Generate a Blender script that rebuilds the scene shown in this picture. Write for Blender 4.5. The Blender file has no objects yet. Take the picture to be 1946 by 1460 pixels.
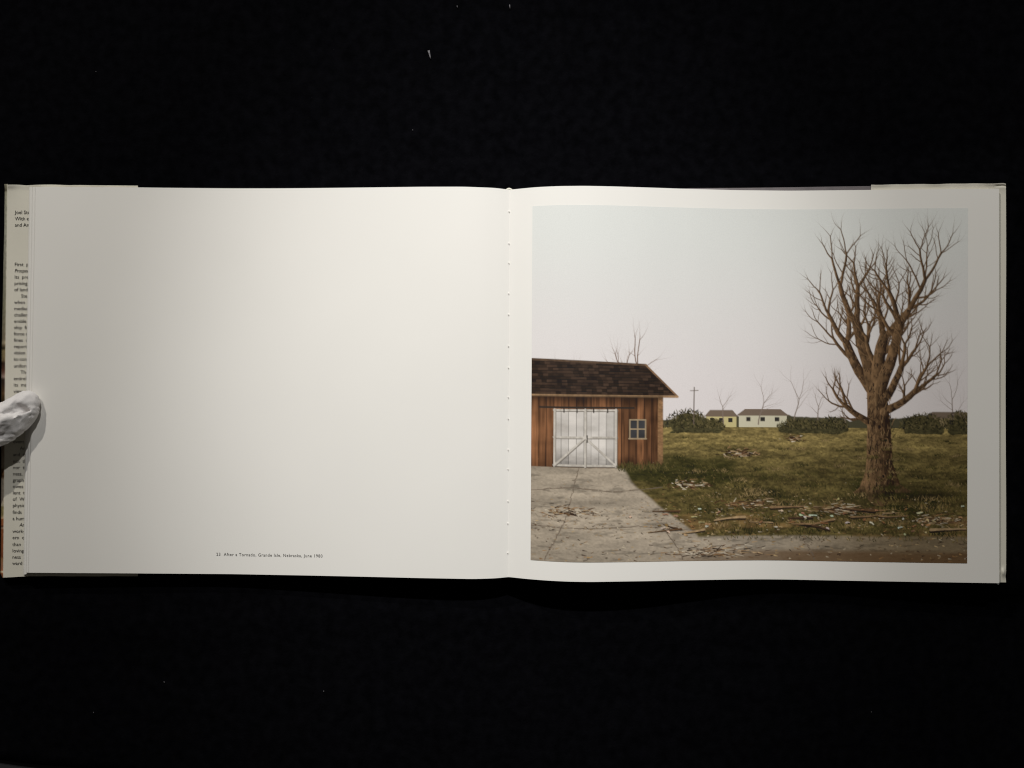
import bpy, math, random
import numpy as np
from mathutils import Vector

# ------------------------------------------------------------------ camera, world, lamps, exposure
S = bpy.context.scene
COL = S.collection
D = 0.55                                   # camera height above the cloth (m)
PXM = 3000.0                               # photograph pixels per metre at the level of the cloth
cam_d = bpy.data.cameras.new("camera")
cam_d.sensor_fit = 'HORIZONTAL'
cam_d.sensor_width = 36.0
cam_d.lens = 36.0 * D / (1946.0 / PXM)
cam_d.clip_start, cam_d.clip_end = 0.01, 50.0
cam = bpy.data.objects.new("camera", cam_d)
cam.location = (0, 0, D)
COL.objects.link(cam)
S.camera = cam

W = bpy.data.worlds.new("World")
S.world = W
W.use_nodes = True
W.node_tree.nodes["Background"].inputs[0].default_value = (1.0, 0.93, 0.80, 1)
W.node_tree.nodes["Background"].inputs[1].default_value = 0.027

def lamp(name, kind, loc, target, power, color, size, **kw):
    d = bpy.data.lights.new(name, kind)
    d.energy, d.color, d.shadow_soft_size = power, color, size
    for k, v in kw.items():
        setattr(d, k, v)
    o = bpy.data.objects.new(name, d)
    o.location = loc
    o.rotation_euler = (Vector(target) - Vector(loc)).to_track_quat('-Z', 'Y').to_euler()
    COL.objects.link(o)
    return o

lamp("room_lamp", 'POINT', (-0.677, 1.244, 1.019), (0, 0, 0), 40.0, (1.0, 0.952, 0.872), 0.014)
# a reflector lamp: wide beam with a hotter core
lamp("reflector_lamp", 'SPOT', (0.057, 1.174, 1.263), (-0.001, 0.001, 0.0), 39.0, (1.0, 0.985, 0.965), 0.016,
     spot_size=2 * 0.957, spot_blend=1.0)
lamp("reflector_lamp_core", 'SPOT', (0.057, 1.174, 1.263), (-0.001, 0.001, 0.0), 77.5, (1.0, 0.99, 0.975), 0.016,
     spot_size=2 * 0.158, spot_blend=1.0)

S.view_settings.view_transform = 'Standard'
S.view_settings.look = 'None'
S.view_settings.exposure = 0.0
S.view_settings.gamma = 1.0
S.view_settings.use_curve_mapping = False
S.cycles.filter_width = 1.15

# ------------------------------------------------------------------ helpers
rnd = random.Random(7)
NP = np.random.default_rng(11)

def P(px, py, z):
    """point at height z whose place on the photograph is (px, py)"""
    k = (D - z) / D / PXM
    return ((px - 973.0) * k, (730.0 - py) * k, z)

def lin(r, g, b):
    return tuple((c / 255 / 12.92) if c < 11 else ((c / 255 + .055) / 1.055) ** 2.4 for c in (r, g, b))

def mesh_obj(name, verts, faces, mat, parent=None, smooth=True):
    me = bpy.data.meshes.new(name)
    me.from_pydata([tuple(v) for v in verts], [], faces)
    me.update()
    if smooth:
        me.polygons.foreach_set("use_smooth", [True] * len(me.polygons))
    me.materials.append(mat)
    o = bpy.data.objects.new(name, me)
    COL.objects.link(o)
    if parent:
        o.parent = parent
    return o

def thing(o, label, cat, group=None):
    o["label"], o["category"] = label, cat
    if group:
        o["group"] = group
    return o

def material(name, color, rough=0.6, spec=0.3, noise=None, bump=None, attr=None, sheen=0.0):
    """noise = (scale, amount), bump = (scale, strength, distance)"""
    m = bpy.data.materials.new(name)
    m.use_nodes = True
    n, l = m.node_tree.nodes, m.node_tree.links
    b = n["Principled BSDF"]
    b.inputs["Base Color"].default_value = (*color, 1)
    b.inputs["Roughness"].default_value = rough
    b.inputs["Specular IOR Level"].default_value = spec
    if sheen:
        b.inputs["Sheen Weight"].default_value = sheen
    tc = n.new("ShaderNodeTexCoord")
    src = None
    if attr:
        a = n.new("ShaderNodeAttribute")
        a.attribute_name = attr
        src = a.outputs["Color"]
    if noise:
        t = n.new("ShaderNodeTexNoise")
        t.inputs["Scale"].default_value = noise[0]
        t.inputs["Detail"].default_value = 5
        l.new(tc.outputs["Object"], t.inputs["Vector"])
        r = n.new("ShaderNodeMapRange")
        r.inputs[1].default_value, r.inputs[2].default_value = 0.3, 0.7
        r.inputs[3].default_value, r.inputs[4].default_value = 1 - noise[1], 1 + noise[1]
        l.new(t.outputs["Fac"], r.inputs[0])
        x = n.new("ShaderNodeMix")
        x.data_type, x.blend_type = 'RGBA', 'MULTIPLY'
        x.inputs["Factor"].default_value = 1
        x.inputs["A"].default_value = (*color, 1)
        if src:
            l.new(src, x.inputs["A"])
        l.new(r.outputs[0], x.inputs["B"])
        src = x.outputs["Result"]
    if src:
        l.new(src, b.inputs["Base Color"])
    if bump:
        t = n.new("ShaderNodeTexNoise")
        t.inputs["Scale"].default_value = bump[0]
        t.inputs["Detail"].default_value = 4
        l.new(tc.outputs["Object"], t.inputs["Vector"])
        bp = n.new("ShaderNodeBump")
        bp.inputs["Strength"].default_value = bump[1]
        bp.inputs["Distance"].default_value = bump[2]
        l.new(t.outputs["Fac"], bp.inputs["Height"])
        l.new(bp.outputs[0], b.inputs["Normal"])
    return m

M_paper = material("coated_paper", (0.82, 0.803, 0.761), 0.5, 0.28, noise=(14, 0.012), bump=(900, 0.08, 0.00004))
M_edge = material("page_edges", (0.74, 0.71, 0.64), 0.8, 0.1, noise=(500, 0.15))
M_flap = material("cream_jacket_paper", (0.70, 0.672, 0.580), 0.45, 0.3, noise=(22, 0.03), bump=(60, 0.12, 0.0004))
M_board = material("grey_endpaper", (0.16, 0.145, 0.15), 0.8, 0.2, noise=(120, 0.12))
M_dark = material("black_endpaper", (0.010, 0.009, 0.009), 0.85, 0.1, noise=(120, 0.12))
M_fold = material("printed_jacket_fold", (0.4, 0.4, 0.35), 0.4, 0.4, noise=(420, 0.25), attr="ink")
M_ink = material("black_ink", (0.040, 0.035, 0.032), 0.7, 0.15, noise=(2500, 0.2))
M_capink = material("grey_ink", (0.075, 0.070, 0.064), 0.7, 0.15, noise=(2500, 0.2))
M_print = material("offset_print", (0.5, 0.5, 0.5), 0.45, 0.28, noise=(1600, 0.03), attr="ink")
M_cloth = material("black_velvet", (0.0024, 0.0024, 0.0031), 1.0, 0.0, noise=(160, 0.35), bump=(700, 0.5, 0.0006))
M_table = material("dark_table", (0.030, 0.030, 0.032), 0.7, 0.2, noise=(40, 0.2))
M_glove = material("white_cotton", (0.80, 0.775, 0.765), 0.95, 0.05, noise=(260, 0.05), bump=(2600, 0.55, 0.00035), sheen=0.15)
M_thread = material("sewing_thread", (0.80, 0.78, 0.74), 0.7, 0.2, noise=(900, 0.06))
M_lint = material("grey_lint", (0.16, 0.155, 0.165), 0.9, 0.1, noise=(900, 0.3))

# ------------------------------------------------------------------ outlines of the open book, read off the photograph
def curve(xs, ys):
    """smooth curve through points (monotone-ish: linear, then averaged)"""
    xs, ys = np.array(xs, float), np.array(ys, float)
    def f(x, w=14.0):
        x = np.asarray(x, float)
        acc = 0
        for k in (-2, -1, 0, 1, 2):
            acc = acc + np.interp(np.clip(x + k * w * .5, xs[0], xs[-1]), xs, ys) * (1, 2, 3, 2, 1)[k + 2]
        return acc / 9.0
    return f

def zcurve(xs, ys):
    """cubic through points (Catmull-Rom slopes), for the swell of the pages"""
    xs, ys = np.array(xs, float), np.array(ys, float)
    m = np.gradient(ys, xs)
    def f(x):
        x = np.clip(np.asarray(x, float), xs[0], xs[-1])
        i = np.clip(np.searchsorted(xs, x, side='right') - 1, 0, len(xs) - 2)
        h = xs[i + 1] - xs[i]
        t = (x - xs[i]) / h
        return (2*t**3 - 3*t**2 + 1) * ys[i] + (t**3 - 2*t**2 + t) * h * m[i] + (-2*t**3 + 3*t**2) * ys[i + 1] + (t**3 - t**2) * h * m[i + 1]
    return f

L_top = curve([40, 65, 262, 300, 440, 520, 600, 700, 800, 880, 940, 960, 969], [355.2, 355.4, 356.3, 356.9, 358.2, 358.2, 357.6, 356.5, 355.2, 355.0, 357.2, 359.6, 361.2])
L_bot = curve([40, 50, 240, 440, 600, 700, 800, 900, 945, 966], [1088.4, 1088.6, 1089.8, 1091.2, 1094.2, 1096.4, 1098.8, 1100.6, 1099.2, 1096.6])
L_z = zcurve([40, 150, 300, 440, 600, 700, 800, 880, 930, 955, 968], [.0122, .0107, .0093, .0092, .0122, .0146, .0166, .0172, .0161, .0146, .0134])
R_top = curve([965, 990, 1020, 1060, 1110, 1160, 1260, 1300, 1400, 1500, 1560, 1655, 1760, 1905], [361.2, 358.6, 355.8, 353.9, 353.4, 354.3, 357.5, 358.9, 361.6, 362.6, 362.1, 361.1, 359.8, 358.8])
R_bot = curve([964, 1000, 1040, 1080, 1123, 1230, 1300, 1400, 1450, 1500, 1600, 1750, 1905], [1096.4, 1100.4, 1103.6, 1105.6, 1106.2, 1104.6, 1102.9, 1101.5, 1101.2, 1101.6, 1103.6, 1106.2, 1108.6])
R_z = zcurve([965, 980, 1010, 1060, 1110, 1200, 1300, 1400, 1470, 1560, 1700, 1800, 1905], [.0133, .0150, .0182, .0215, .0224, .0210, .0170, .0137, .0130, .0136, .0165, .0185, .0198])

def lx(u, v, e_top, e_bot):                # left leaf: u = 0 fore-edge, 1 gutter
    return (e_top + (e_bot - e_top) * v) * (1 - u) + (968.2 - 3.0 * v) * u
def rx(u, v, e_top=1898.6, e_bot=1899.0):  # right leaf: u = 0 gutter, 1 fore-edge
    return (968.2 - 3.0 * v) * (1 - u) + (e_top + (e_bot - e_top) * v) * u

def leaf_point(side, u, v, dz=0.0, edges=(66.0, 53.0), grow=0.0):
    if side == 'L':
        x = lx(u, v, *edges)
        xm = lx(u, .5, *edges)
        t, b, z = L_top(x), L_bot(x), L_z(xm)
    else:
        x = rx(u, v, *edges)
        xm = rx(u, .5, *edges)
        t, b, z = R_top(x), R_bot(x), R_z(xm)
    t, b = t - grow, b + grow
    y = t + (b - t) * v
    z = z + dz
    return np.stack(P(x, y, z), -1)

def slab(name, fn, us, vs, thick, mat, parent):
    """a thin closed sheet over fn(u, v)"""
    U, V = np.meshgrid(us, vs, indexing='ij')
    top = fn(U, V).reshape(-1, 3)
    low = top.copy()
    low[:, 2] -= thick
    nu, nv = len(us), len(vs)
    n = nu * nv
    F = []
    for i in range(nu - 1):
        for j in range(nv - 1):
            a = i * nv + j
            F.append((a, a + 1, a + nv + 1, a + nv))
            F.append((n + a, n + a + nv, n + a + nv + 1, n + a + 1))
    rim = [i * nv for i in range(nu)] + [(nu - 1) * nv + j for j in range(1, nv)] + \
          [i * nv + nv - 1 for i in range(nu - 2, -1, -1)] + [j for j in range(nv - 2, 0, -1)]
    for a, b in zip(rim, rim[1:] + rim[:1]):
        F.append((a, b, n + b, n + a))
    o = mesh_obj(name, np.vstack([top, low]), F, mat, parent)
    o.data.set_sharp_from_angle(angle=math.radians(50))
    return o

# ------------------------------------------------------------------ setting: table and black cloth
mesh_obj("table", [(-1.6, -1.4, -.004), (1.6, -1.4, -.004), (1.6, 1.4, -.004), (-1.6, 1.4, -.004)], [(0, 1, 2, 3)], M_table)["kind"] = "structure"

B_z = curve([960, 1000, 1200, 1470, 1655, 1780, 1920], [.0030, .0032, .0056, .0098, .0133, .0152, .0167])   # upper face of the right board

def cloth_z(x, y):
    """lies flat, padded up a little under the right half of the book; faint swells and one crease"""
    inx = np.clip((x - 1000) / 160, 0, 1) * np.clip((1990 - x) / 80, 0, 1)
    iny = np.clip((y - 290) / 70, 0, 1) * np.clip((1160 - y) / 60, 0, 1)
    up = np.clip(B_z(np.clip(x, 962, 1918)) - .0046, 0, 1)
    s = lambda t: t * t * (3 - 2 * t)
    out = .0012 * np.sin(x * .0061 + y * .0023) * np.sin(y * .0072 - x * .0011) - .0012
    cre = .0022 * np.exp(-((y - 1130 - .42 * (x - 120)) / 22) ** 2) * np.clip((420 - x) / 300, 0, 1) * np.clip((y - 1110) / 40, 0, 1)
    out = out + .0014 * np.exp(-((y - 1180 - 16 * np.sin(x * .006)) / 26) ** 2) + cre
    m = s(inx) * s(iny)
    under = np.clip(np.minimum(np.minimum(x + 60, 1990 - x), np.minimum(y - 300, 1150 - y)) / 60, 0, 1)
    return out * (1 - under) + (-.0006) * under + up * m
xs = np.linspace(-1100, 3100, 190)
ts = np.linspace(0, 1, 120)
V, F = [], []
for i, x in enumerate(xs):
    y0, y1 = -900.0, 1446.0 + .1 * x + 1.2 * math.sin(x * .03)
    for t in ts:
        y = y0 + (y1 - y0) * t
        V.append(((x - 973) / PXM, (730 - y) / PXM, float(cloth_z(x, y))))
nv = len(ts)
for i in range(len(xs) - 1):
    for j in range(nv - 1):
        a = i * nv + j
        F.append((a, a + 1, a + nv + 1, a + nv))
edge0 = len(V)
for i in range(len(xs)):
    v = V[i * nv + nv - 1]
    V.append((v[0], v[1] - .0006, v[2] - .0022))
for i in range(len(xs) - 1):
    F.append((i * nv + nv - 1, edge0 + i, edge0 + i + 1, (i + 1) * nv + nv - 1))
cloth = mesh_obj("cloth", V, F, M_cloth)
thing(cloth, "black velvet cloth spread under the open photo book", "cloth")

# ------------------------------------------------------------------ the book
book = bpy.data.objects.new("photo_book", None)
book.empty_display_size = .02
COL.objects.link(book)
thing(book, "open photo book lying on black cloth, blank page beside a page with a printed landscape", "book")

# boards
def board(side):
    us, vs = np.linspace(0, 1, 40), np.linspace(0, 1, 6)
    if side == 'L':
        def fn(U, V):
            x = (14.5 - 7 * V) * (1 - U) + 958 * U
            zz = np.interp(x, [0, 300, 958], [.0056, .0046, .0030])
            y = (358.6 + (1 - U) * -3.5) * (1 - V) + (1089.5 - 2 * U + 5 * (1 - U) ** 6) * V
            return np.stack(P(x, y, zz), -1)
        return slab("cover_board", fn, us, vs, .0028, M_dark, book)
    def fn(U, V):
        x = 978 + (1909.5 - 978) * U
        zz = B_z(x)
        t = np.interp(x, [978, 1250, 1310, 1400, 1500, 1560, 1655, 1912], [364, 360.5, 357.9, 357.4, 356.2, 355.2, 353.8, 351])
        b = np.interp(x, [978, 1300, 1500, 1912], [1093, 1097, 1098, 1103])
        return np.stack(P(x, t * (1 - V) + b * V, zz), -1)
    return slab("cover_board", fn, us, vs, .0028, M_board, book)
board('L'); board('R')
# spine strip under the gutter, with the headband peeping over it
def sp(U, V):
    x = 950 + 38 * U
    return np.stack(P(x, 362 * (1 - V) + 1094 * V, .0026 + 0 * U), -1)
slab("spine", sp, np.linspace(0, 1, 6), np.linspace(0, 1, 4), .0024, M_dark, book)
hb_v, hb_f = [], []
for i in range(15):
    a = i / 14
    for k in range(8):
        t = k / 8 * 2 * math.pi
        r = 2.5 * math.sin(math.pi * (a * .86 + .07)) ** .5
        hb_v.append(P(961 + 13 * a, 361.0 - 1.9 * math.sin(math.pi * a) + r * math.cos(t) * .8, .0122 + r / PXM * math.sin(t)))
for i in range(14):
    for k in range(8):
        a, b = i * 8 + k, i * 8 + (k + 1) % 8
        hb_f.append((a, b, b + 8, a + 8))
mesh_obj("headband", hb_v, hb_f, M_flap, book)

# page blocks (sewn leaves under the top leaf), fore-edge bevelled outwards towards the board
def block(side):
    nu, nz = 60, 5
    V, F = [], []
    for k in range(nz):
        h = k / (nz - 1)
        for u in np.linspace(0, 1, nu):
            for v in (0.0, 1.0):
                if side == 'L':
                    p = leaf_point('L', np.float64(u), np.float64(v), -.0024, (72, 60), -2.0)
                    low = np.interp(p[0] * PXM + 973, [0, 300, 958], [.0056, .0046, .0030]) + .0002
                else:
                    p = leaf_point('R', np.float64(u), np.float64(v), -.0012, (1892, 1893), -2.0)
                    low = float(B_z(min(p[0] * PXM * D / (D - p[2]) + 973, 1910))) + .0002
                z = low + (max(p[2], low + .0001) - low) * h
                V.append((p[0], p[1], z))
    def idx(k, i, s): return (k * nu + i) * 2 + s
    for k in range(nz - 1):
        for i in range(nu - 1):
            for s in (0, 1):
                F.append((idx(k, i, s), idx(k, i + 1, s), idx(k + 1, i + 1, s), idx(k + 1, i, s)))
        for i in (0, nu - 1):
            F.append((idx(k, i, 0), idx(k, i, 1), idx(k + 1, i, 1), idx(k + 1, i, 0)))
    for i in range(nu - 1):
        F.append((idx(nz - 1, i, 0), idx(nz - 1, i + 1, 0), idx(nz - 1, i + 1, 1), idx(nz - 1, i, 1)))
    return mesh_obj("page_block", V, F, M_edge, book, smooth=False)
block('L'); block('R')

# jacket flaps
def flapL(U, V):
    x = (14.4 - 8.0 * V) * (1 - U) + 262 * U
    wob = np.sin(x * .11) * .5 + np.sin(x * .043 + 1) * .5
    t = 350.6 + 2.4 * U + wob * .5 * (U < .5) + 1.6 * np.exp(-((x - 50) / 14) ** 2)
    b = 1097.6 - 2.2 * np.clip(U * 5, 0, 1) + .3 * wob
    y = t + (b - t) * V
    z = .0060 - .0010 * U + .0009 * np.exp(-(U * 14) ** 2) * np.exp(-((V - .0) * 30) ** 2) + .0011 * np.exp(-(V * 120) ** 2) * (.5 + .5 * wob)
    return np.stack(P(x, y, z), -1)
uu = np.unique(np.concatenate([np.linspace(0, .3, 34), np.linspace(.3, 1, 20)]))
vv = np.unique(np.concatenate([np.linspace(0, .04, 14), np.linspace(.04, .96, 30), np.linspace(.96, 1, 10)]))
flap_l = slab("jacket_flap", flapL, uu, vv, .0002, M_flap, book)
flap_l["label"] = "cream jacket flap with cut off lines of text beside the blank page"
def flapR(U, V):
    x = 1655.5 + (1911.6 - 1655.5) * U + .5 * np.sin(V * 9) * U ** 8 - 1.0 * np.exp(-((V - .985) / .006) ** 2) * U ** 30
    wob = np.sin(x * .12 + 2) * .5 + np.sin(x * .061) * .5
    t = 351.2 - 2.9 * U + .5 * wob + 1.5 * np.clip((U - .975) / .025, 0, 1) ** 2
    b = 1106.0 + 1.0 * U
    y = t + (b - t) * V
    z = B_z(x) + .0006 + .0010 * np.exp(-(V * 60) ** 2) * U ** 4
    z = z + .0006 * np.exp(-(V * 190) ** 2) * (.6 + .6 * wob)
    z = z + .0016 * np.exp(-((x - 1907) / 4.0) ** 2 - ((V - .975) / .010) ** 2) - .0007 * np.exp(-((V - .0065) / .0022) ** 2) * np.clip((x - 1888) / 8, 0, 1)
    return np.stack(P(x, y, z), -1)
flap_r = slab("jacket_flap", flapR, np.unique(np.concatenate([np.linspace(0, .9, 24), np.linspace(.9, 1, 22)])), np.unique(np.concatenate([np.linspace(0, .03, 16), np.linspace(.03, .95, 30), np.linspace(.95, 1, 22)])), .0002, M_flap, book)
flap_r["label"] = "plain cream jacket flap behind the page with the printed landscape"

# the jacket's printed outside, bulging round the left board's edge
fold_stops = [(350, 128, 126, 110), (362, 70, 66, 54), (366, 126, 124, 108), (440, 122, 122, 110), (520, 108, 106, 94), (580, 98, 96, 80), (645, 92, 84, 70),
              (652, 122, 112, 92), (657, 78, 68, 52), (662, 40, 34, 24), (667, 96, 86, 60), (684, 92, 80, 58), (690, 40, 28, 20), (704, 64, 40, 30), (716, 112, 96, 88),
              (722, 36, 28, 22), (748, 62, 46, 28), (760, 44, 34, 18), (790, 60, 44, 34), (876, 120, 108, 96), (890, 128, 116, 100), (892, 92, 66, 40), (902, 100, 72, 44),
              (905, 60, 38, 20), (912, 122, 112, 98), (950, 134, 124, 110), (961, 140, 132, 112), (964, 104, 94, 62), (980, 112, 100, 68), (985, 150, 126, 98),
              (987, 112, 68, 40), (998, 116, 70, 42), (1000, 70, 38, 22), (1004, 128, 104, 84), (1007, 112, 66, 38), (1058, 96, 56, 34), (1062, 122, 88, 58),
              (1074, 118, 84, 62), (1084, 130, 86, 62), (1087, 200, 170, 140), (1090, 120, 74, 48), (1098, 130, 92, 62)]
ys = np.unique(np.concatenate([np.array([s[0] for s in fold_stops], float), np.linspace(350, 1098, 240)]))
V, F, CC = [], [], []
prof = [(0, 0.0), (.25, -.0003), (.55, -.0011), (.8, -.0022), (1.0, -.0036), (.9, -.0050), (.6, -.0062)]
for y in ys:
    v = (y - 350.6) / 747
    xi, xo = 14.4 - 8 * v, float(np.interp(y, [350, 360, 440, 500, 580, 660, 760, 860, 1010, 1090, 1098], [8, 9, 8, 6.5, 5, 3.2, 2, 2, 1.8, 1.0, 4.5]))
    rgb = np.array([np.interp(y, [s[0] for s in fold_stops], [s[c] for s in fold_stops]) for c in (1, 2, 3)])
    c = np.minimum(np.array(lin(*rgb)) / .46, .8)
    for k, (a, dz) in enumerate(prof):
        V.append(P(xi + (xo - xi) * a, y, .0060 + dz))
        CC.append((*(c if k else np.array([.72, .69, .58])), 1))
n = len(prof)
for i in range(len(ys) - 1):
    for k in range(n - 1):
        a = i * n + k
        F.append((a, a + n, a + n + 1, a + 1))
fold = mesh_obj("jacket_fold", V, F, M_fold, flap_l)
at = fold.data.color_attributes.new("ink", 'FLOAT_COLOR', 'POINT')
at.data.foreach_set("color", np.array(CC, np.float32).ravel())

# leaves
us = np.unique(np.concatenate([np.array([.0005, .0010, .0015, .0021, .003]), np.linspace(0, .08, 14), np.linspace(.08, .8, 60), np.linspace(.8, 1, 60)]))
vs = np.linspace(0, 1, 40)
def gap(U): return np.exp(-U * 22)
def roll(U): return -.00085 * np.exp(-(U / .0012) ** 2)          # the fore-edge of each leaf rolls down a little
low2 = slab("page", lambda U, V: leaf_point('L', U, V, -.0006 - .0040 * gap(U) + roll(U), (55.5, 44.3), -.4) + np.stack([0 * U, -.00135 * np.clip((V - .985) / .015, 0, 1) * np.exp(-(U * 90) ** 2), 0 * U], -1), us, vs, .00014, M_paper, book)
slab("page", lambda U, V: leaf_point('L', U, V, -.0003 - .0020 * gap(U) + roll(U), (60.8, 48.8), -.2), us, vs, .00014, M_paper, book)
page_l = slab("page", lambda U, V: leaf_point('L', U, V, roll(U), (66.2, 53.2)), us, vs, .00014, M_paper, book)
page_l["label"] = "blank page with a small caption near its lower edge"
slab("page", lambda U, V: leaf_point('R', U, V, -.0005, (1897.4, 1897.6), -.3) + np.stack([.0003 * np.clip((V - .99) / .01, 0, 1) * U ** 200, -.0007 * np.clip((V - .985) / .015, 0, 1) * np.clip((U - .994) / .004, 0, 1), 0 * U], -1), np.unique(np.concatenate([1 - us, np.linspace(.985, 1, 12)])), np.unique(np.concatenate([vs, np.linspace(.98, 1, 6)])), .00014, M_paper, book)
page_r = slab("page", lambda U, V: leaf_point('R', U, V, 0, (1898.6, 1899.0)), 1 - us[::-1], vs, .00014, M_paper, book)
page_r["label"] = "white page carrying the large printed landscape"

# sewing thread showing in the gutter
st = None
for y in (402, 463, 500, 558, 598, 658, 699, 755, 796, 855, 892, 953, 995, 1051):
    x = 968.2 - 3.0 * (y - 361) / 735 - .6
    V, F = [], []
    for i in range(7):
        a = i / 6
        for k in range(6):
            t = k / 6 * 2 * math.pi
            r = .4 + .55 * math.sin(math.pi * a)
            V.append(P(x + r * math.cos(t) + (a - .5) * 1.4, y - 2.6 + 5.2 * a, 0.0136 + .0005 * math.sin(math.pi * a) + r / PXM * math.sin(t)))
    for i in range(6):
        for k in range(6):
            p, q = i * 6 + k, i * 6 + (k + 1) % 6
            F.append((p, q, q + 6, p + 6))
    mesh_obj("stitch", V, F, M_thread, book)

# ------------------------------------------------------------------ lettering
def text_pts(body, shear=0.0, offset=0.0, space=1.0):
    cu = bpy.data.curves.new("lettering", 'FONT')
    cu.space_character = space
    cu.body, cu.size, cu.shear, cu.offset, cu.resolution_u = body, 1.0, shear, offset, 3
    o = bpy.data.objects.new("lettering", cu)
    COL.objects.link(o)
    dg = bpy.context.evaluated_depsgraph_get()
    me = bpy.data.meshes.new_from_object(o.evaluated_get(dg))
    v = np.array([tuple(p.co) for p in me.vertices]).reshape(-1, 3)
    f = [tuple(p.vertices) for p in me.polygons]
    bpy.data.objects.remove(o)
    bpy.data.curves.remove(cu)
    bpy.data.meshes.remove(me)
    return v, f

def print_text(name, rows, place, mat, parent):
    """rows: (body, x0, baseline y, em height px, width factor, slope, shear, offset, letter spacing); place(px, py) -> point"""
    V, F = [], []
    for body, x0, y0, em, wf, slope, shear, off, space in rows:
        v, f = text_pts(body, shear, off, space)
        base = len(V)
        for a in v:
            x = x0 + a[0] * em * wf
            V.append(place(x, y0 - a[1] * em + slope * (x - x0)))
        F += [tuple(i + base for i in q) for q in f]
    return mesh_obj(name, V, F, mat, parent, smooth=False)

cap = "23  After a Tornado, Grande Isle, Nebraska, June 1980"
v, _ = text_pts(cap, 0, 0, 1.16)
capw = v[:, 0].max() - v[:, 0].min()
EM = 8.3
def cap_place(x, y):
    v = (y - float(L_top(x))) / float(L_bot(x) - L_top(x))
    e, g = 66.2 - 13.0 * v, 968.2 - 3.0 * v
    return P(x, y, float(L_z(lx((x - e) / (g - e), .5, 66.2, 53.2))) + .00012)
print_text("caption", [(cap, 411.0, 1056.3, EM, 201.5 / (capw * EM), .0165, 0, .006, 1.16)],
           cap_place, M_capink, page_l)

flap_rows = [(404, "Joel Ste", 0), (416, "With es", 0), (428, "and An", 0), (503, "First  pu", 0), (515, "Prospect", 1), (527, "Its  pres", 0), (539, "prising", 0),
             (551, "of land", 0), (563, ">Ste", 0), (575, "when  c", 0), (587, "medium", 0), (599, "challen", 0), (611, "erable", 0), (623, "ship  fo", 0),
             (635, "force o", 0), (647, "fines  o", 0), (659, "report,", 0), (671, "vision", 0), (683, "to con", 0), (696, "uniforn", 0), (708, ">The", 0),
             (720, "entirel", 0), (732, "its  ma", 0), (744, "view", 0), (756, "W", 0), (840, "event", 0), (852.5, ">An", 0), (864.5, "and  tr", 0),
             (877, "not  th", 0), (889, "nor  th", 0), (901, "ness,  s", 0), (913, "graph", 0), (925, "owes  a", 0), (937, "lent  to", 0), (949, "of  Wa", 0),
             (961, "physic", 0), (974, "finds  a", 0), (986, "a hum", 0), (998, ">Am", 1), (1010, "work-", 0), (1022, "ern  qu", 0), (1035, "than  a", 0),
             (1047, "loving", 0), (1059, "ness  t", 0), (1071, "ward  a", 0)]
for y, body, it in flap_rows:
    x0 = 28.2 - 5.2 * (y - 404) / 667
    if body.startswith(">"):
        body, x0 = body[1:], x0 + 13
    print_text("text_line", [(body, x0, y + 2.7, 9.4, 1.0 if not it else .88, -.004, .25 if it else 0, .000, 1.0)],
               lambda x, y: P(x, y, .00616), M_ink, flap_l)

# ------------------------------------------------------------------ the printed landscape: a plain generic country view in flat ink
GW, GH = 620, 506
HW, HH = GW * 2, GH * 2
YY, XX = np.mgrid[0:HH, 0:HW].astype(np.float32)
XN, YN = XX / HW, YY / HH

def vnoise(fx, fy, seed):
    r = np.random.default_rng(seed)
    gx, gy = int(fx) + 3, int(fy) + 3
    g = r.random((gy, gx)).astype(np.float32)
    a, b = XN * fx, YN * fy
    i, j = a.astype(int), b.astype(int)
    s, t = a - i, b - j
    s, t = s * s * (3 - 2 * s), t * t * (3 - 2 * t)
    return (g[j, i] * (1 - s) + g[j, i + 1] * s) * (1 - t) + (g[j + 1, i] * (1 - s) + g[j + 1, i + 1] * s) * t
def fbm(fx, fy, seed, o=4):
    r, a, tot = 0, 1.0, 0
    for k in range(o):
        r = r + a * vnoise(fx * 2 ** k, fy * 2 ** k, seed + k)
        tot += a
        a *= .55
    return r / tot
def sm(a, b, x):
    t = np.clip((x - a) / (b - a), 0, 1)
    return t * t * (3 - 2 * t)
def C(*c): return np.array(c, np.float32)
def over(img, mask, col):
    m = np.clip(mask, 0, 1)[..., None]
    return img * (1 - m) + np.asarray(col, np.float32) * m

HOR = .612
img = np.zeros((HH, HW, 3), np.float32)
tt = sm(0, HOR, YN)[..., None]
img[:] = (C(.722, .738, .712) * (1 - tt) + C(.775, .725, .722) * tt) * (.985 + .03 * fbm(3, 4, 3, 4))[..., None]
# far hedge line and a pale barn
hedge = HOR - .006 - .022 * fbm(26, 1, 5, 4) * (.5 + vnoise(7, 1, 9))
img = over(img, sm(hedge - .002, hedge + .002, YN), C(.10, .092, .055))
for bx0, bx1, by, col in ((.400, .470, .588, (.58, .50, .27)), (.475, .585, .585, (.62, .58, .44)), (.905, 1.01, .590, (.30, .24, .14))):
    img = over(img, ((XN > bx0) & (XN < bx1) & (YN > by) & (YN < HOR + .012)).astype(np.float32), C(*col))
    rf = by - .016 * np.clip((1.06 - np.abs((XN - (bx0 + bx1) / 2) / (bx1 - bx0) * 2)) * 3.2, 0, 1)
    img = over(img, ((XN > bx0 - .004) & (XN < bx1 + .004) & (YN > rf) & (YN < by + .002)).astype(np.float32), C(.22, .17, .13))
    for k in range(3):
        cx = bx0 + (bx1 - bx0) * (.2 + .3 * k)
        img = over(img, ((np.abs(XN - cx) < .005) & (np.abs(YN - by - .012) < .006)).astype(np.float32), C(.05, .045, .04))
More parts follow.
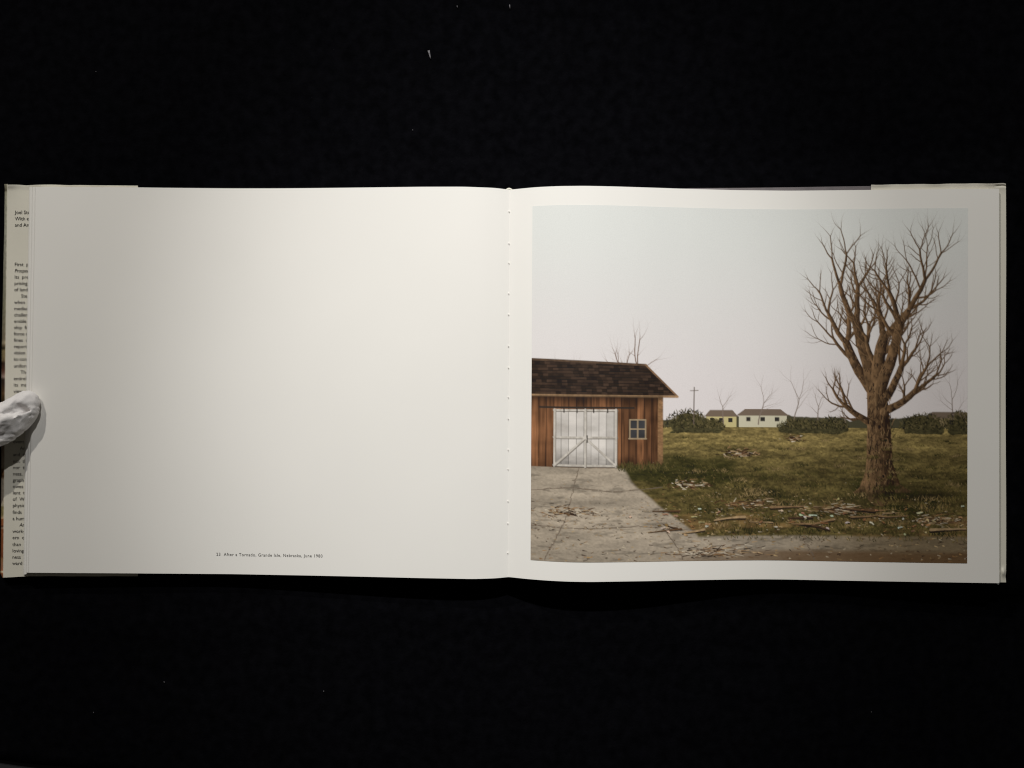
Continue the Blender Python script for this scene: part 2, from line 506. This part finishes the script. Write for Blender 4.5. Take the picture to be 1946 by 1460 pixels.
# field
g = YN > HOR + .008
dep = np.clip((YN - HOR) / (1 - HOR), 0, 1)
persp = 1 / (dep + .07)
n1 = fbm(9, 60, 21, 5)
n2 = fbm(60, 150, 31, 4)
n3 = fbm(200, 300, 41, 3)
base = C(.275, .215, .090) * (1 - sm(.03, .40, dep))[..., None] + C(.130, .104, .040) * sm(.03, .40, dep)[..., None]
base = base * (.42 + 1.15 * n1)[..., None]
base = base * (.35 + 1.3 * n2)[..., None] * (.5 + 1.0 * n3)[..., None]
grn = sm(.5, .62, fbm(5, 16, 51, 4)) * sm(.1, .3, dep) * (1 - sm(.62, .75, dep))
base = base * (1 - grn[..., None] * .7) + C(.030, .034, .008) * (.5 + n3)[..., None] * grn[..., None] * .7
lit = sm(.52, .72, fbm(14, 40, 61, 4)) * sm(.48, .62, dep)
base = base * (1 - .6 * lit[..., None]) + C(.26, .165, .075) * (.4 + 1.2 * n2)[..., None] * .6 * lit[..., None]
img = np.where(g[..., None], base, img)
soil = sm(.54, .66, fbm(7, 26, 141, 5)) * sm(.02, .12, dep) * (1 - sm(.8, .9, dep))
base = base * (1 - .55 * soil[..., None]) + C(.25, .175, .095) * (.35 + .9 * n2 * (.6 + .8 * n3))[..., None] * .55 * soil[..., None]
# pale lane at the left and the verge along the bottom
lane_r = .205 + .205 * sm(.0, 1.0, (YN - .70) / .30) + .02 * (fbm(3, 14, 71, 3) - .5)
lane = sm(.70, .715, YN) * (1 - sm(lane_r - .006, lane_r + .006, XN))
verge = sm(.925, .934, YN + .012 * (XN - .5) + .006 * (n1 - .5))
lc = C(.40, .345, .275) * (.62 + .76 * fbm(10, 42, 81, 5))[..., None] * (.80 + .4 * n3)[..., None] * (1 - .30 * sm(.6, .75, fbm(30, 120, 87, 3)))[..., None]
lc = lc * (1 - sm(.45, .9, XN)[..., None] * C(.45, .50, .60))
img = over(img, np.maximum(lane, verge), 0) + lc * np.clip(np.maximum(lane, verge), 0, 1)[..., None]
bot = sm(.965, .985, YN + .01 * n1) * sm(.25, .6, XN + .3 * (n1 - .5))
img = over(img, bot * .75, C(.155, .090, .042))

def stroke(a, b, r0, r1, col, hi=None, tex=0.0):
    """tapered line from a to b (normalised by picture width), shaded across"""
    global img
    x0, y0, x1, y1 = a[0] * HW, a[1] * HW, b[0] * HW, b[1] * HW
    R0, R1 = r0 * HW, r1 * HW
    m = max(R0, R1) + 2
    ix0, ix1 = int(max(0, min(x0, x1) - m)), int(min(HW, max(x0, x1) + m + 1))
    iy0, iy1 = int(max(0, min(y0, y1) - m)), int(min(HH, max(y0, y1) + m + 1))
    if ix1 <= ix0 or iy1 <= iy0:
        return
    X, Y = XX[iy0:iy1, ix0:ix1], YY[iy0:iy1, ix0:ix1]
    dx, dy = x1 - x0, y1 - y0
    L2 = dx * dx + dy * dy + 1e-6
    h = np.clip(((X - x0) * dx + (Y - y0) * dy) / L2, 0, 1)
    d = np.hypot(X - x0 - h * dx, Y - y0 - h * dy)
    R = R0 + (R1 - R0) * h
    cov = np.clip(R - d + .5, 0, 1) * np.clip(R * 2, 0, 1)
    c = np.asarray(col, np.float32)[None, None, :] * np.ones(X.shape + (1,), np.float32)
    if hi is not None:
        side = (X - x0 - h * dx) / np.maximum(R, 1)
        c = c + (np.asarray(hi, np.float32) - np.asarray(col, np.float32)) * np.clip(.45 - .6 * side, 0, 1)[..., None]
    if tex:
        c = c * (1 - tex + 2 * tex * tex_n[iy0:iy1, ix0:ix1])[..., None]
    img[iy0:iy1, ix0:ix1] = img[iy0:iy1, ix0:ix1] * (1 - cov[..., None]) + c * cov[..., None]
tex_n = .55 * fbm(150, 40, 91, 4) + .45 * fbm(90, 90, 93, 4)

def poly(pts, col, tex=None):
    """convex polygon, corners clockwise on the picture"""
    global img
    m = np.ones((HH, HW), np.float32)
    for (ax, ay), (bx, by) in zip(pts, pts[1:] + pts[:1]):
        ex, ey = (bx - ax) * HW, (by - ay) * HH
        d = ((XX - ax * HW) * -ey + (YY - ay * HH) * ex) / math.hypot(ex, ey)
        m *= np.clip(d + .5, 0, 1)
    c = np.asarray(col, np.float32) * np.ones((HH, HW, 1), np.float32)
    if tex is not None:
        c = c * tex[..., None]
    img = img * (1 - m[..., None]) + c * m[..., None]
def branch(x, y, ang, ln, r, depth, col, hi, seed, spread=.5, up=.12):
    q = random.Random(seed)
    n = 5
    for i in range(n):
        a2 = ang + q.uniform(-.16, .16)
        x1, y1 = x + math.cos(a2) * ln / n, y - math.sin(a2) * ln / n
        r1 = r * (.92 if depth > 1 else .76)
        stroke((x, y), (x1, y1), r, r1, col, hi, 1.0 if r > .0025 else 0)
        if r > .006:
            for _ in range(int(r * 1500)):
                f_, o_ = q.random(), q.uniform(-.75, .75) * r
                bx_, by_ = x + (x1 - x) * f_ + o_ * math.sin(a2), y + (y1 - y) * f_ + o_ * math.cos(a2)
                w_ = q.uniform(.004, .010)
                stroke((bx_, by_), (bx_ + w_ * math.cos(a2 + q.gauss(0, .15)), by_ - w_ * math.sin(a2 + q.gauss(0, .15))), .0007, .0005, q.choice(((.025, .014, .007), (.025, .014, .007), (.28, .18, .10))))
        if depth > 0 and i >= 1 and q.random() < .55:
            sgn = q.choice((-1, 1))
            branch(x1, y1, a2 + sgn * q.uniform(.4, .9), ln * q.uniform(.38, .66), r1 * .45, depth - 1, col, hi, q.random(), spread, up)
        x, y, r, ang = x1, y1, r1, a2 + (math.pi / 2 - a2) * up * q.random()
    if depth > 0:
        for k in range(2):
            branch(x, y, ang + (-1, 1)[k] * q.uniform(.15, spread), ln * q.uniform(.55, .8), r * .70, depth - 1, col, hi, q.random(), spread, up)

A = HH / HW
# thin trees far off and behind the barn
branch(.215, .55, 1.50, .105, .0060, 4, (.12, .070, .045), (.25, .15, .09), 4, .5, .1)
branch(.10, .55, 1.75, .085, .0050, 4, (.13, .080, .055), (.25, .15, .09), 9, .5, .1)
for k, (bx, bl) in enumerate(((.52, .05), (.60, .06), (.655, .042), (.965, .06), (.44, .04), (.72, .035))):
    branch(bx, HOR * A, 1.57 + .1 * (k % 3 - 1), bl, .0014, 4, (.26, .21, .175), None, 30 + k, .5, .1)
bushes = fbm(40, 40, 121, 4)
for bx, bw, bh in ((.355, .045, .045), (.41, .03, .022), (.62, .05, .022), (.69, .03, .03), (.90, .05, .038), (.98, .03, .045)):
    dd = ((XN - bx) / bw) ** 2 + ((YN - HOR - .012) / bh) ** 2 + (bushes - .5) * 1.7
    img = over(img, np.clip((1 - dd) * 6, 0, 1) * (YN < HOR + .020 + .01 * bushes), 0) + C(.085, .075, .036)[None, None] * (np.clip((1 - dd) * 6, 0, 1) * (YN < HOR + .020 + .01 * bushes) * (.25 + 1.5 * n3))[..., None]
qb = random.Random(15)
for bx, bw, bh in ((.355, .045, .045), (.41, .03, .022), (.62, .05, .022), (.69, .03, .03), (.90, .05, .038), (.98, .03, .045)):
    for t in range(int(bw * 9000)):                    # ragged shoots and leaves
        a, rr = qb.uniform(.05, math.pi - .05), math.sqrt(qb.random()) * 1.18
        x, y = bx + bw * rr * math.cos(a), (HOR + .012 - bh * rr * math.sin(a)) * A
        tone = qb.choice(((.02, .018, .008), (.05, .045, .018), (.13, .11, .05), (.09, .08, .035), (.17, .14, .07)))
        stroke((x, y), (x + qb.gauss(0, .003), y - qb.uniform(.001, .007)), qb.uniform(.0005, .0016), .0003, tone)
# closed plank barn at the left: separate boards, shingled roof, pale sliding door, small window
def cells(fx, seed, fy=1.0, rows=None):
    """one random tone per board (or per shingle when rows is given)"""
    r = np.random.default_rng(seed)
    tab = r.random((400, 400)).astype(np.float32)
    row = np.zeros((HH, HW), int) if rows is None else rows
    off = tab[row % 400, 7]
    return tab[row % 400, (XN * fx + off * (rows is not None)).astype(int) % 400]
# light-poles and wire far off
for bx, bh2 in ((.372, .085), (.775, .07)):
    stroke((bx, HOR * A), (bx + .001, HOR * A - bh2), .0013, .0011, (.16, .125, .10))
    stroke((bx - .008, HOR * A - bh2 + .008), (bx + .010, HOR * A - bh2 + .007), .0008, .0008, (.16, .125, .10))
bt = cells(58, 201)
seam = np.abs((XN * 58) % 1 - .5) > .455
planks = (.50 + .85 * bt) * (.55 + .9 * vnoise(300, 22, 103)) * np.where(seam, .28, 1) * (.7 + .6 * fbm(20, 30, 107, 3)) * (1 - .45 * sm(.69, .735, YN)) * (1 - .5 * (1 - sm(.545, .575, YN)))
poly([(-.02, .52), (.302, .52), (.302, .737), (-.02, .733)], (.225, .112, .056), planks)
poly([(.290, .52), (.302, .52), (.302, .737), (.290, .7368)], (.30, .18, .095), (.6 + .8 * n3) * (1 - .4 * sm(.69, .735, YN)))
dt = cells(58, 203)
dplk = (.78 + .34 * dt) * np.where(seam, .52, 1) * (.60 + .75 * fbm(14, 24, 133, 5)) * (1 - .40 * sm(.68, .735, YN + .03 * (n2 - .5)))
poly([(.052, .572), (.196, .572), (.196, .733), (.052, .731)], (.64, .60, .555), dplk)
for a, b in (((.052, .574), (.196, .574)), ((.052, .650), (.196, .650)), ((.052, .728), (.196, .730)), ((.0535, .572), (.0535, .731)), ((.1945, .572), (.1945, .732)), ((.124, .572), (.124, .732)), ((.054, .728), (.123, .652)), ((.194, .729), (.125, .652))):
    stroke((a[0] + .0012, a[1] * A + .0014), (b[0] + .0012, b[1] * A + .0014), .0024, .0024, (.16, .14, .12))
    stroke((a[0], a[1] * A), (b[0], b[1] * A), .0023, .0023, (.55, .51, .455), None, .5)
stroke((.02, .566 * A), (.235, .567 * A), .0020, .0020, (.045, .036, .03))
for hx in (.075, .105, .143, .175):
    stroke((hx, .566 * A), (hx, .580 * A), .0014, .0014, (.05, .04, .034))
stroke((.1285, .645 * A), (.1285, .664 * A), .0012, .0012, (.04, .035, .03))
poly([(.226, .60), (.262, .60), (.262, .652), (.226, .652)], (.060, .060, .064), .3 + 1.4 * fbm(30, 30, 207, 3))
for a, b in (((.226, .60), (.262, .60)), ((.224, .653), (.264, .653)), ((.226, .60), (.226, .652)), ((.262, .60), (.262, .652)), ((.244, .60), (.244, .652)), ((.226, .626), (.262, .626))):
    stroke((a[0], a[1] * A), (b[0], b[1] * A), .0015, .0015, (.38, .30, .20), None, .4)
rowi = np.clip(((YN - .43 - .012 * XN) * 120), 0, 399).astype(int)
sh_t = cells(85, 211, rows=rowi)
edge_r = ((YN - .43 - .012 * XN) * 120) % 1
roofc = (.45 + .95 * sh_t) * np.where(edge_r > .80, .40, 1) * (.6 + .8 * fbm(30, 14, 213, 4))
poly([(-.02, .432), (.262, .446), (.334, .532), (-.02, .530)], (.060, .038, .026), roofc)
stroke((-.01, .431 * A), (.262, .446 * A), .0026, .0026, (.13, .085, .055), None, .6)
stroke((.262, .446 * A), (.334, .533 * A), .0020, .0020, (.24, .15, .09), None, .6)
stroke((-.01, .5325 * A), (.335, .535 * A), .0026, .0026, (.36, .24, .14), None, .6)
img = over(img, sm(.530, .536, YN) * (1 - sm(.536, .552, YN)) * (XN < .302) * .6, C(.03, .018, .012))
q = random.Random(6)
for k in range(260):                                   # weeds and litter against the wall
    x = q.uniform(.20, .312); y = .737 + q.gauss(0, .004)
    stroke((x, y * A), (x + q.gauss(0, .003), y * A - q.uniform(.003, .014)), .0007, .0004, q.choice(((.05, .05, .015), (.16, .13, .05), (.09, .08, .03))))
# bare tree at the right, ordinary winter crown with many limbs
root = (.800, .800 * A)
bk, bh_ = (.050, .028, .014), (.270, .172, .092)
for k in range(13):
    a = -1.0 + 2.0 * k / 12
    f = .8 + .4 * math.sin(k * 2.3)
    stroke((root[0] + .018 * a, root[1] - .055), (root[0] + .036 * a, root[1] - .010), .013, .011, bk, bh_, 1.0)
    stroke((root[0] + .036 * a, root[1] - .010), (root[0] + .066 * a * f, root[1] + .010 * (1 - a * a) * f), .011, .002, bk, bh_, 1.0)
tx, ty, ta = root[0], root[1], 1.60
forks = []
for i in range(9):
    x1, y1 = tx + math.cos(ta) * .0275, ty - math.sin(ta) * .0275
    stroke((tx, ty), (x1, y1), .0335 - .0013 * i, .0322 - .0013 * i, bk, bh_, 1.0)
    tx, ty = x1, y1
    forks.append((tx, ty))
    ta += (.03, -.07, .05, -.03, .05, -.02, .04, .02, 0)[i]
for (f, dx, a, l, r, d, sd) in ((5, -.015, 2.62, .070, .0085, 4, 211), (6, .014, .52, .085, .0100, 5, 212), (8, -.012, 2.28, .118, .0135, 5, 203), (8, -.004, 1.86, .150, .0165, 5, 204),
                               (8, .003, 1.50, .118, .0175, 5, 205), (8, .010, 1.12, .150, .0150, 5, 216), (7, .015, .86, .085, .0105, 5, 207)):
    branch(forks[f][0] + dx, forks[f][1] + .008, a, l, r, d, bk, bh_, sd, .55, .17)
# knots, scars and a broken limb
for kx, ky, kr in ((.792, .70, .007), (.812, .655, .006), (.806, .755, .005), (.797, .615, .006)):
    stroke((kx, ky * A), (kx + .001, ky * A + .004), kr, kr * .9, (.17, .105, .055), None, .8)
    stroke((kx, ky * A), (kx + .001, ky * A + .002), kr * .5, kr * .5, (.03, .018, .010))
# furrows of the bark
q = random.Random(5)
for k in range(260):
    x = root[0] + q.uniform(-.029, .029); y = root[1] - q.uniform(-.004, .235)
    stroke((x, y), (x + q.gauss(0, .0035), y - q.uniform(.005, .017)), .0008, .0005, q.choice(((.03, .017, .008), (.03, .017, .008), (.30, .20, .11))))
for pts in (((.0, .80), (.09, .79), (.19, .802), (.30, .79)), ((.11, .735), (.10, .78), (.085, .86), (.06, .93), (.03, .995)), ((.0, .90), (.12, .905), (.25, .90), (.40, .915)), ((.62, .935), (.64, .965), (.65, .995)), ((.30, .90), (.33, .95), (.35, .995))):
    for a, b in zip(pts, pts[1:]):
        for t in range(6):
            f0, f1 = t / 6, (t + 1) / 6
            stroke((a[0] + (b[0] - a[0]) * f0, (a[1] + (b[1] - a[1]) * f0) * A), (a[0] + (b[0] - a[0]) * f1 + q.gauss(0, .002), (a[1] + (b[1] - a[1]) * f1) * A + q.gauss(0, .001)), q.uniform(.0006, .0013), .0008, (.19, .15, .115))
# grass shade at the foot, grass tufts, fallen leaves and straw
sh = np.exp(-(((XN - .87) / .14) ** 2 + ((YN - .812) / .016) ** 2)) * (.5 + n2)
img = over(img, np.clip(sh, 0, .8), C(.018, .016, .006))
for k in range(5200):
    dpt = q.random() ** 1.3
    y = HOR + .02 + dpt * .31
    x = q.random()
    if y > .70 and x < .22 + .21 * (y - .70) / .23 or (y < .742 and x < .31):
        continue
    s_ = .0012 + dpt * .0062
    c = q.choice(((.030, .032, .008), (.07, .062, .018), (.16, .125, .042), (.24, .18, .075), (.05, .045, .012)))
    stroke((x, y * A), (x + q.gauss(0, s_ * .6), y * A - s_), .00035 + dpt * .0005, .0002, c)
for k in range(260):
    dpt = q.random()
    y = HOR + .03 + dpt * .28
    x = q.random()
    if y > .70 and x < .24 + .21 * (y - .70) / .23 or (y < .75 and x < .32):
        continue
    s_ = .003 + dpt * .011
    tone = q.choice(((.026, .028, .007), (.06, .055, .016), (.20, .155, .06), (.12, .10, .035), (.27, .20, .10)))
    for t in range(26):
        ox, oy = q.gauss(0, s_ * 1.5), q.gauss(0, s_ * .28)
        f = q.uniform(.5, 1.5)
        stroke((x + ox, y * A + oy), (x + ox + q.gauss(0, s_ * .45), y * A + oy - s_ * q.uniform(.4, 1.1)), .0004 + dpt * .0005, .0002, tuple(v * f for v in tone))
for hx, hy, hw, n_ in ((.475, .700, .040, 110), (.60, .655, .020, 50), (.36, .79, .045, 90), (.70, .86, .07, 150), (.93, .885, .06, 120), (.08, .865, .06, 110), (.42, .985, .09, 150), (.50, .845, .06, 110)):
    for t in range(n_):                                # fallen twigs and leaves, raked together by the wind
        ox, oy = q.gauss(0, hw * .5), -abs(q.gauss(0, hw * .13)) + q.gauss(0, .003)
        L_, a = q.uniform(.003, .018) * (.6 + hw * 8), q.gauss(0, .45)
        f = q.uniform(.6, 1.2)
        c = tuple(v * f for v in q.choice(((.07, .038, .022), (.15, .08, .04), (.30, .19, .10), (.46, .34, .21), (.035, .022, .014), (.60, .53, .42))))
        stroke((hx + ox, hy * A + oy), (hx + ox + L_ * math.cos(a), hy * A + oy + L_ * math.sin(a) * .5), q.uniform(.0005, .0015), .0005, c)
lit_c = ((.50, .38, .22), (.34, .20, .09), (.075, .045, .03), (.58, .50, .38), (.17, .10, .05), (.05, .035, .022), (.40, .27, .13))
for k in range(5200):
    y = .70 + .295 * q.random() ** .7
    x = q.random()
    band = math.exp(-((y - .868 - .012 * math.sin(x * 19)) / .030) ** 2)
    if q.random() > .16 + .84 * band * (.4 + .6 * math.sin(x * 37 + y * 90) ** 2):
        continue
    s_ = (.25 + (y - .70) * 4.0)
    ln = s_ * q.uniform(.001, .008)
    a = q.gauss(0, .5)
    f = q.uniform(.6, 1.15)
    c = tuple(v * f for v in q.choice(lit_c))
    stroke((x, y * A), (x + ln * math.cos(a), y * A + ln * math.sin(a) * .6), s_ * q.uniform(.0003, .0012), s_ * .0003, c)
for k in range(16):                                    # fallen boughs
    x, y = .22 + .76 * q.random(), q.gauss(.875, .03) * A
    a, L_ = q.gauss(0, .22) + q.choice((0, math.pi)), q.uniform(.03, .085)
    r_ = q.uniform(.0012, .0034)
    c = q.choice(((.16, .095, .05), (.30, .20, .11), (.40, .29, .17), (.10, .06, .035)))
    for t in range(5):
        a += q.gauss(0, .12)
        x2, y2 = x + L_ / 5 * math.cos(a), y + L_ / 5 * math.sin(a) * .45
        stroke((x, y + r_ * 1.3), (x2, y2 + r_ * 1.3), r_, r_ * .85, (.03, .02, .012))
        stroke((x, y), (x2, y2), r_, r_ * .85, c, None, .6)
        if t > 1:
            stroke((x2, y2), (x2 + q.gauss(0, .015), y2 - q.uniform(0, .012)), r_ * .45, r_ * .2, c)
        x, y, r_ = x2, y2, r_ * .85
for k in range(60):
    y = q.gauss(.880, .020); x = .22 + .8 * q.random()
    ln = q.uniform(.004, .016); a = q.gauss(0, .5)
    c = tuple(v * q.uniform(.8, 1.1) for v in q.choice(((.66, .60, .48), (.58, .46, .28), (.45, .30, .16), (.30, .18, .09))))
    n_ = 3
    px_, py_ = x, y * A
    for i in range(n_):
        a += q.gauss(0, .5)
        qx, qy = px_ + ln / n_ * math.cos(a), py_ + ln / n_ * math.sin(a) * .4
        stroke((px_, py_ + .0014), (qx, qy + .0016), .0016, .0014, (.035, .022, .013))
        stroke((px_, py_), (qx, qy), q.uniform(.0008, .0026), q.uniform(.0005, .0018), c)
        px_, py_ = qx, qy
img = np.where(img < .5, .5 * (np.clip(img, 0, 1) / .5) ** 1.18, img)   # printing contrast
img = np.clip(img, .008, .85)
img = img.reshape(GH, 2, GW, 2, 3).mean((1, 3))

U, V = np.meshgrid(np.linspace(0, 1, GW), np.linspace(0, 1, GH))
x = (1012.0 - 3.7 * V) * (1 - U) + (1839.4 - 1.4 * V) * U
t, b = R_top(x), R_bot(x)
v0, v1 = .0478 + .0008 * U, .9508 + .0002 * U
y = t + (b - t) * (v0 + (v1 - v0) * V)
z = R_z(x + 1.5 * (V - .5) * 2 * 0) + .00013
# same straight-down columns as the page, so the ink hugs the paper
uu_ = (x - (968.2 - 3.0 * ((y - t) / (b - t)))) / ((1898.6 + .4 * (y - t) / (b - t)) - (968.2 - 3.0 * ((y - t) / (b - t))))
z = R_z(rx(uu_, .5)) + .00016
pts = np.stack(P(x, y, z), -1).reshape(-1, 3).astype(np.float32)
me = bpy.data.meshes.new("printed_photograph")
idx = np.arange(GW * GH).reshape(GH, GW)
quads = np.stack([idx[:-1, :-1], idx[1:, :-1], idx[1:, 1:], idx[:-1, 1:]], -1).reshape(-1, 4)
me.vertices.add(len(pts))
me.vertices.foreach_set("co", pts.ravel())
me.loops.add(quads.size)
me.loops.foreach_set("vertex_index", quads.ravel().astype(np.int32))
me.polygons.add(len(quads))
me.polygons.foreach_set("loop_start", np.arange(0, quads.size, 4, dtype=np.int32))
me.polygons.foreach_set("use_smooth", np.ones(len(quads), bool))
me.update(calc_edges=True)
at = me.color_attributes.new("ink", 'FLOAT_COLOR', 'POINT')
at.data.foreach_set("color", np.concatenate([img.reshape(-1, 3), np.ones((GW * GH, 1))], 1).astype(np.float32).ravel())
me.materials.append(M_print)
pr = bpy.data.objects.new("printed_photograph", me)
COL.objects.link(pr)
pr.parent = page_r
pr["label"] = "printed country landscape with a bare tree, shed and pale lane"

# ------------------------------------------------------------------ gloved hand: one continuous surface
CELL = .0009
lo = np.array([-.545, -.115, -.002]); hi = np.array([-.285, .085, .068])
dims = np.ceil((hi - lo) / CELL).astype(int)
gx, gy, gz = [lo[k] + CELL * np.arange(dims[k]) for k in range(3)]
GX, GY, GZ = np.meshgrid(gx.astype(np.float32), gy.astype(np.float32), gz.astype(np.float32), indexing='ij')

def cone(a, b, r0, r1, sz=1.0):
    a, b = np.array(a, np.float32), np.array(b, np.float32)
    d = b - a
    L2 = float(d @ d) + 1e-12
    px, py, pz = GX - a[0], GY - a[1], GZ - a[2]
    h = np.clip((px * d[0] + py * d[1] + pz * d[2]) / L2, 0, 1)
    return np.sqrt((px - h * d[0]) ** 2 + (py - h * d[1]) ** 2 + ((pz - h * d[2]) * sz) ** 2) - (r0 + (r1 - r0) * h)
def smin(a, b, k):
    h = np.clip(.5 + .5 * (b - a) / k, 0, 1)
    return b + (a - b) * h - k * h * (1 - h)
def chain(pts, k=.004, sz=1.0):
    d = None
    for (p, r), (q, s) in zip(pts, pts[1:]):
        c = cone(p, q, r, s, sz)
        d = c if d is None else smin(d, c, k)
    return d
H = lambda px, py, z: P(px, py, z)
palm = None
knuck = [(-232, 746, .027), (-245, 680, .029), (-239, 614, .027), (-219, 552, .023)]
wrist = (-452, 720, .030)
for kx, ky, kz in knuck:
    c = cone(H(-410, 690 + (ky - 650) * .35, .027), H(kx, ky, kz), .0150, .0110)
    palm = c if palm is None else smin(palm, c, .010)
palm = smin(palm, cone(H(-410, 690, .027), H(-530, 712, .030), .0235, .0245), .014)
cuff = cone(H(-505, 704, .029), H(-545, 710, .030), .0285, .0290)
hand = smin(palm, cuff, .003)
# heel of the thumb and thumb
thumb = chain([(H(-320, 790, .024), .0165), (H(-215, 868, .025), .0142), (H(-120, 866, .0235), .0124), (H(-50, 834, .0208), .0116),
               (H(0, 808, .0186), .0106), (H(27, 792, .0172), .0094), (H(44, 776, .0163), .0079), (H(52.5, 763.5, .0158), .0064)], .006, 1.4)
hand = smin(hand, thumb, .008)
for (kx, ky, kz), fl, dy in zip(knuck, (1.0, 1.08, 1.0, .82), (-6, -4, 0, 6)):
    f = chain([(H(kx, ky, kz), .0108), (H(kx + 112 * fl, ky + dy, .030), .0095), (H(kx + 158 * fl, ky + dy * 1.6, .017), .0085), (H(kx + 140 * fl, ky + dy * 1.8, .0085), .0076)], .004)
    hand = smin(hand, f, .0016)
# folds of the cotton over the thumb joint
def groove(pts, r, depth):
    global hand
    g = chain([(H(*p), r) for p in pts], .001)
    hand = np.maximum(hand, -(g + r - depth)) if False else -smin(-hand, g, .0035)
def ridge(pts, r):
    global hand
    hand = smin(hand, chain([(H(*p), r) for p in pts], .001), .0045)
ridge([(2, 783, .0244), (24, 773, .0228), (42, 765, .0206), (52, 756, .0187)], .0019)
ridge([(-20, 808, .0282), (10, 797, .0262), (32, 786, .0231), (45, 785, .0208)], .0024)
groove([(12, 784, .0258), (26, 784, .0246), (36, 778, .0234)], .0014, .001)
groove([(34, 774, .0234), (43, 778, .0219), (53, 785, .0186)], .0019, .001)
groove([(-6, 832, .0258), (10, 826, .0244)], .0013, .001)
# small irregular wrinkles
hand = hand + .00032 * np.sin(GX * 620 + 9 * np.sin(GY * 190) + GZ * 300) * np.sin(GY * 540 + 5 * np.sin(GX * 240)) \
            + .00022 * np.sin(GX * 1300 - GY * 900 + 6 * np.sin(GY * 330 + GZ * 500))
# nothing of the hand sinks into cloth or paper
hand = np.maximum(hand, .0006 - GZ)

def surface_nets(f):
    s = f < 0
    nx, ny, nz = f.shape
    acc = np.zeros((nx - 1, ny - 1, nz - 1, 3), np.float32)
    cnt = np.zeros((nx - 1, ny - 1, nz - 1), np.float32)
    corners = [(i, j, k) for i in (0, 1) for j in (0, 1) for k in (0, 1)]
    def sub(a, c): return a[c[0]:c[0] + nx - 1, c[1]:c[1] + ny - 1, c[2]:c[2] + nz - 1]
    for c in corners:
        for ax in range(3):
            if c[ax] == 0:
                e = list(c); e[ax] = 1
                a, b = sub(f, c), sub(f, e)
                m = (a < 0) != (b < 0)
                t = np.where(m, a / np.where(m, a - b, 1), 0)
                for q_ in range(3):
                    acc[..., q_] += np.where(m, c[q_] + (t if q_ == ax else 0), 0)
                cnt += m
    act = cnt > 0
    vid = -np.ones(act.shape, np.int64)
    vid[act] = np.arange(act.sum())
    base = np.argwhere(act)
    co = lo + CELL * (base + acc[act] / cnt[act][:, None])
    quads = []
    for ax in range(3):
        a = [slice(1, -1)] * 3; a[ax] = slice(0, -1)
        b = [slice(1, -1)] * 3; b[ax] = slice(1, None)
        sa, sb = s[tuple(a)], s[tuple(b)]
        m = sa != sb
        p = np.argwhere(m)
        fl = sa[m]
        off = np.ones(3, int); off[ax] = 0
        p = p + off
        u, w = (ax + 1) % 3, (ax + 2) % 3
        def get(du, dw):
            q2 = p.copy(); q2[:, u] -= du; q2[:, w] -= dw
            return vid[q2[:, 0], q2[:, 1], q2[:, 2]]
        qd = np.stack([get(1, 1), get(0, 1), get(0, 0), get(1, 0)], 1)
        qd[~fl] = qd[~fl][:, ::-1]
        quads.append(qd)
    return co, np.concatenate(quads)
co, qd = surface_nets(hand)
hand_o = mesh_obj("gloved_hand", co.tolist(), qd.tolist(), M_glove)
thing(hand_o, "hand in a white cotton glove, thumb pressing the blank page's outer edge", "hand")

# ------------------------------------------------------------------ lint on the cloth
def lint(pts, w0, w1, label):
    V, F = [], []
    n = len(pts)
    for i, (x, y) in enumerate(pts):
        a = i / (n - 1)
        w = w0 + (w1 - w0) * a
        j = max(0, min(n - 2, i - (i == n - 1)))
        dx, dy = pts[j + 1][0] - pts[j][0], pts[j + 1][1] - pts[j][1]
        L = math.hypot(dx, dy)
        nx, ny = -dy / L, dx / L
        z = float(cloth_z(x, y)) + .0009
        for k in range(6):
            t = k / 6 * 2 * math.pi
            V.append(P(x + nx * w * math.cos(t), y + ny * w * math.cos(t), z + .5 * w / PXM * math.sin(t)))
    for i in range(n - 1):
        for k in range(6):
            p, q_ = i * 6 + k, i * 6 + (k + 1) % 6
            F.append((p, q_, q_ + 6, p + 6))
    F += [tuple(range(5, -1, -1)), tuple(range((n - 1) * 6, n * 6))]
    o = mesh_obj("lint_fibre", V, F, M_lint)
    thing(o, label, "lint", "lint on the black cloth")
lint([(814.5, 96), (816, 102), (817.3, 108), (818.6, 112)], 2.2, .7, "longest pale sliver of lint on the black cloth above the blank page")
lint([(968.5, 9), (968.9, 13), (969.3, 17)], .9, .6, "thin lint fibre at the top edge of the cloth, above the gutter")
lint([(868.6, 11), (869.3, 15)], .8, .5, "short lint fibre at the top of the cloth, left of the one above the gutter")
lint([(311.2, 1296), (313, 1297)], .9, .7, "pale lint fleck on the cloth below the caption, brightest down there")
lint([(177, 1354), (178.6, 1354.4)], .9, .6, "lint fleck nearest the lower left corner of the cloth")
lint([(614.8, 1313), (615.6, 1315)], .7, .5, "lint fleck on the cloth straight below the end of the caption")
lint([(783.6, 247), (785, 247.4)], .7, .5, "tiny lint fleck on the cloth close above the blank page")
lint([(1655.5, 1353), (1656.6, 1353.6)], .7, .5, "lint fleck alone on the cloth below the printed landscape")
lint([(181.8, 136), (183, 136.4)], .7, .5, "tiny lint fleck alone on the upper left of the cloth")
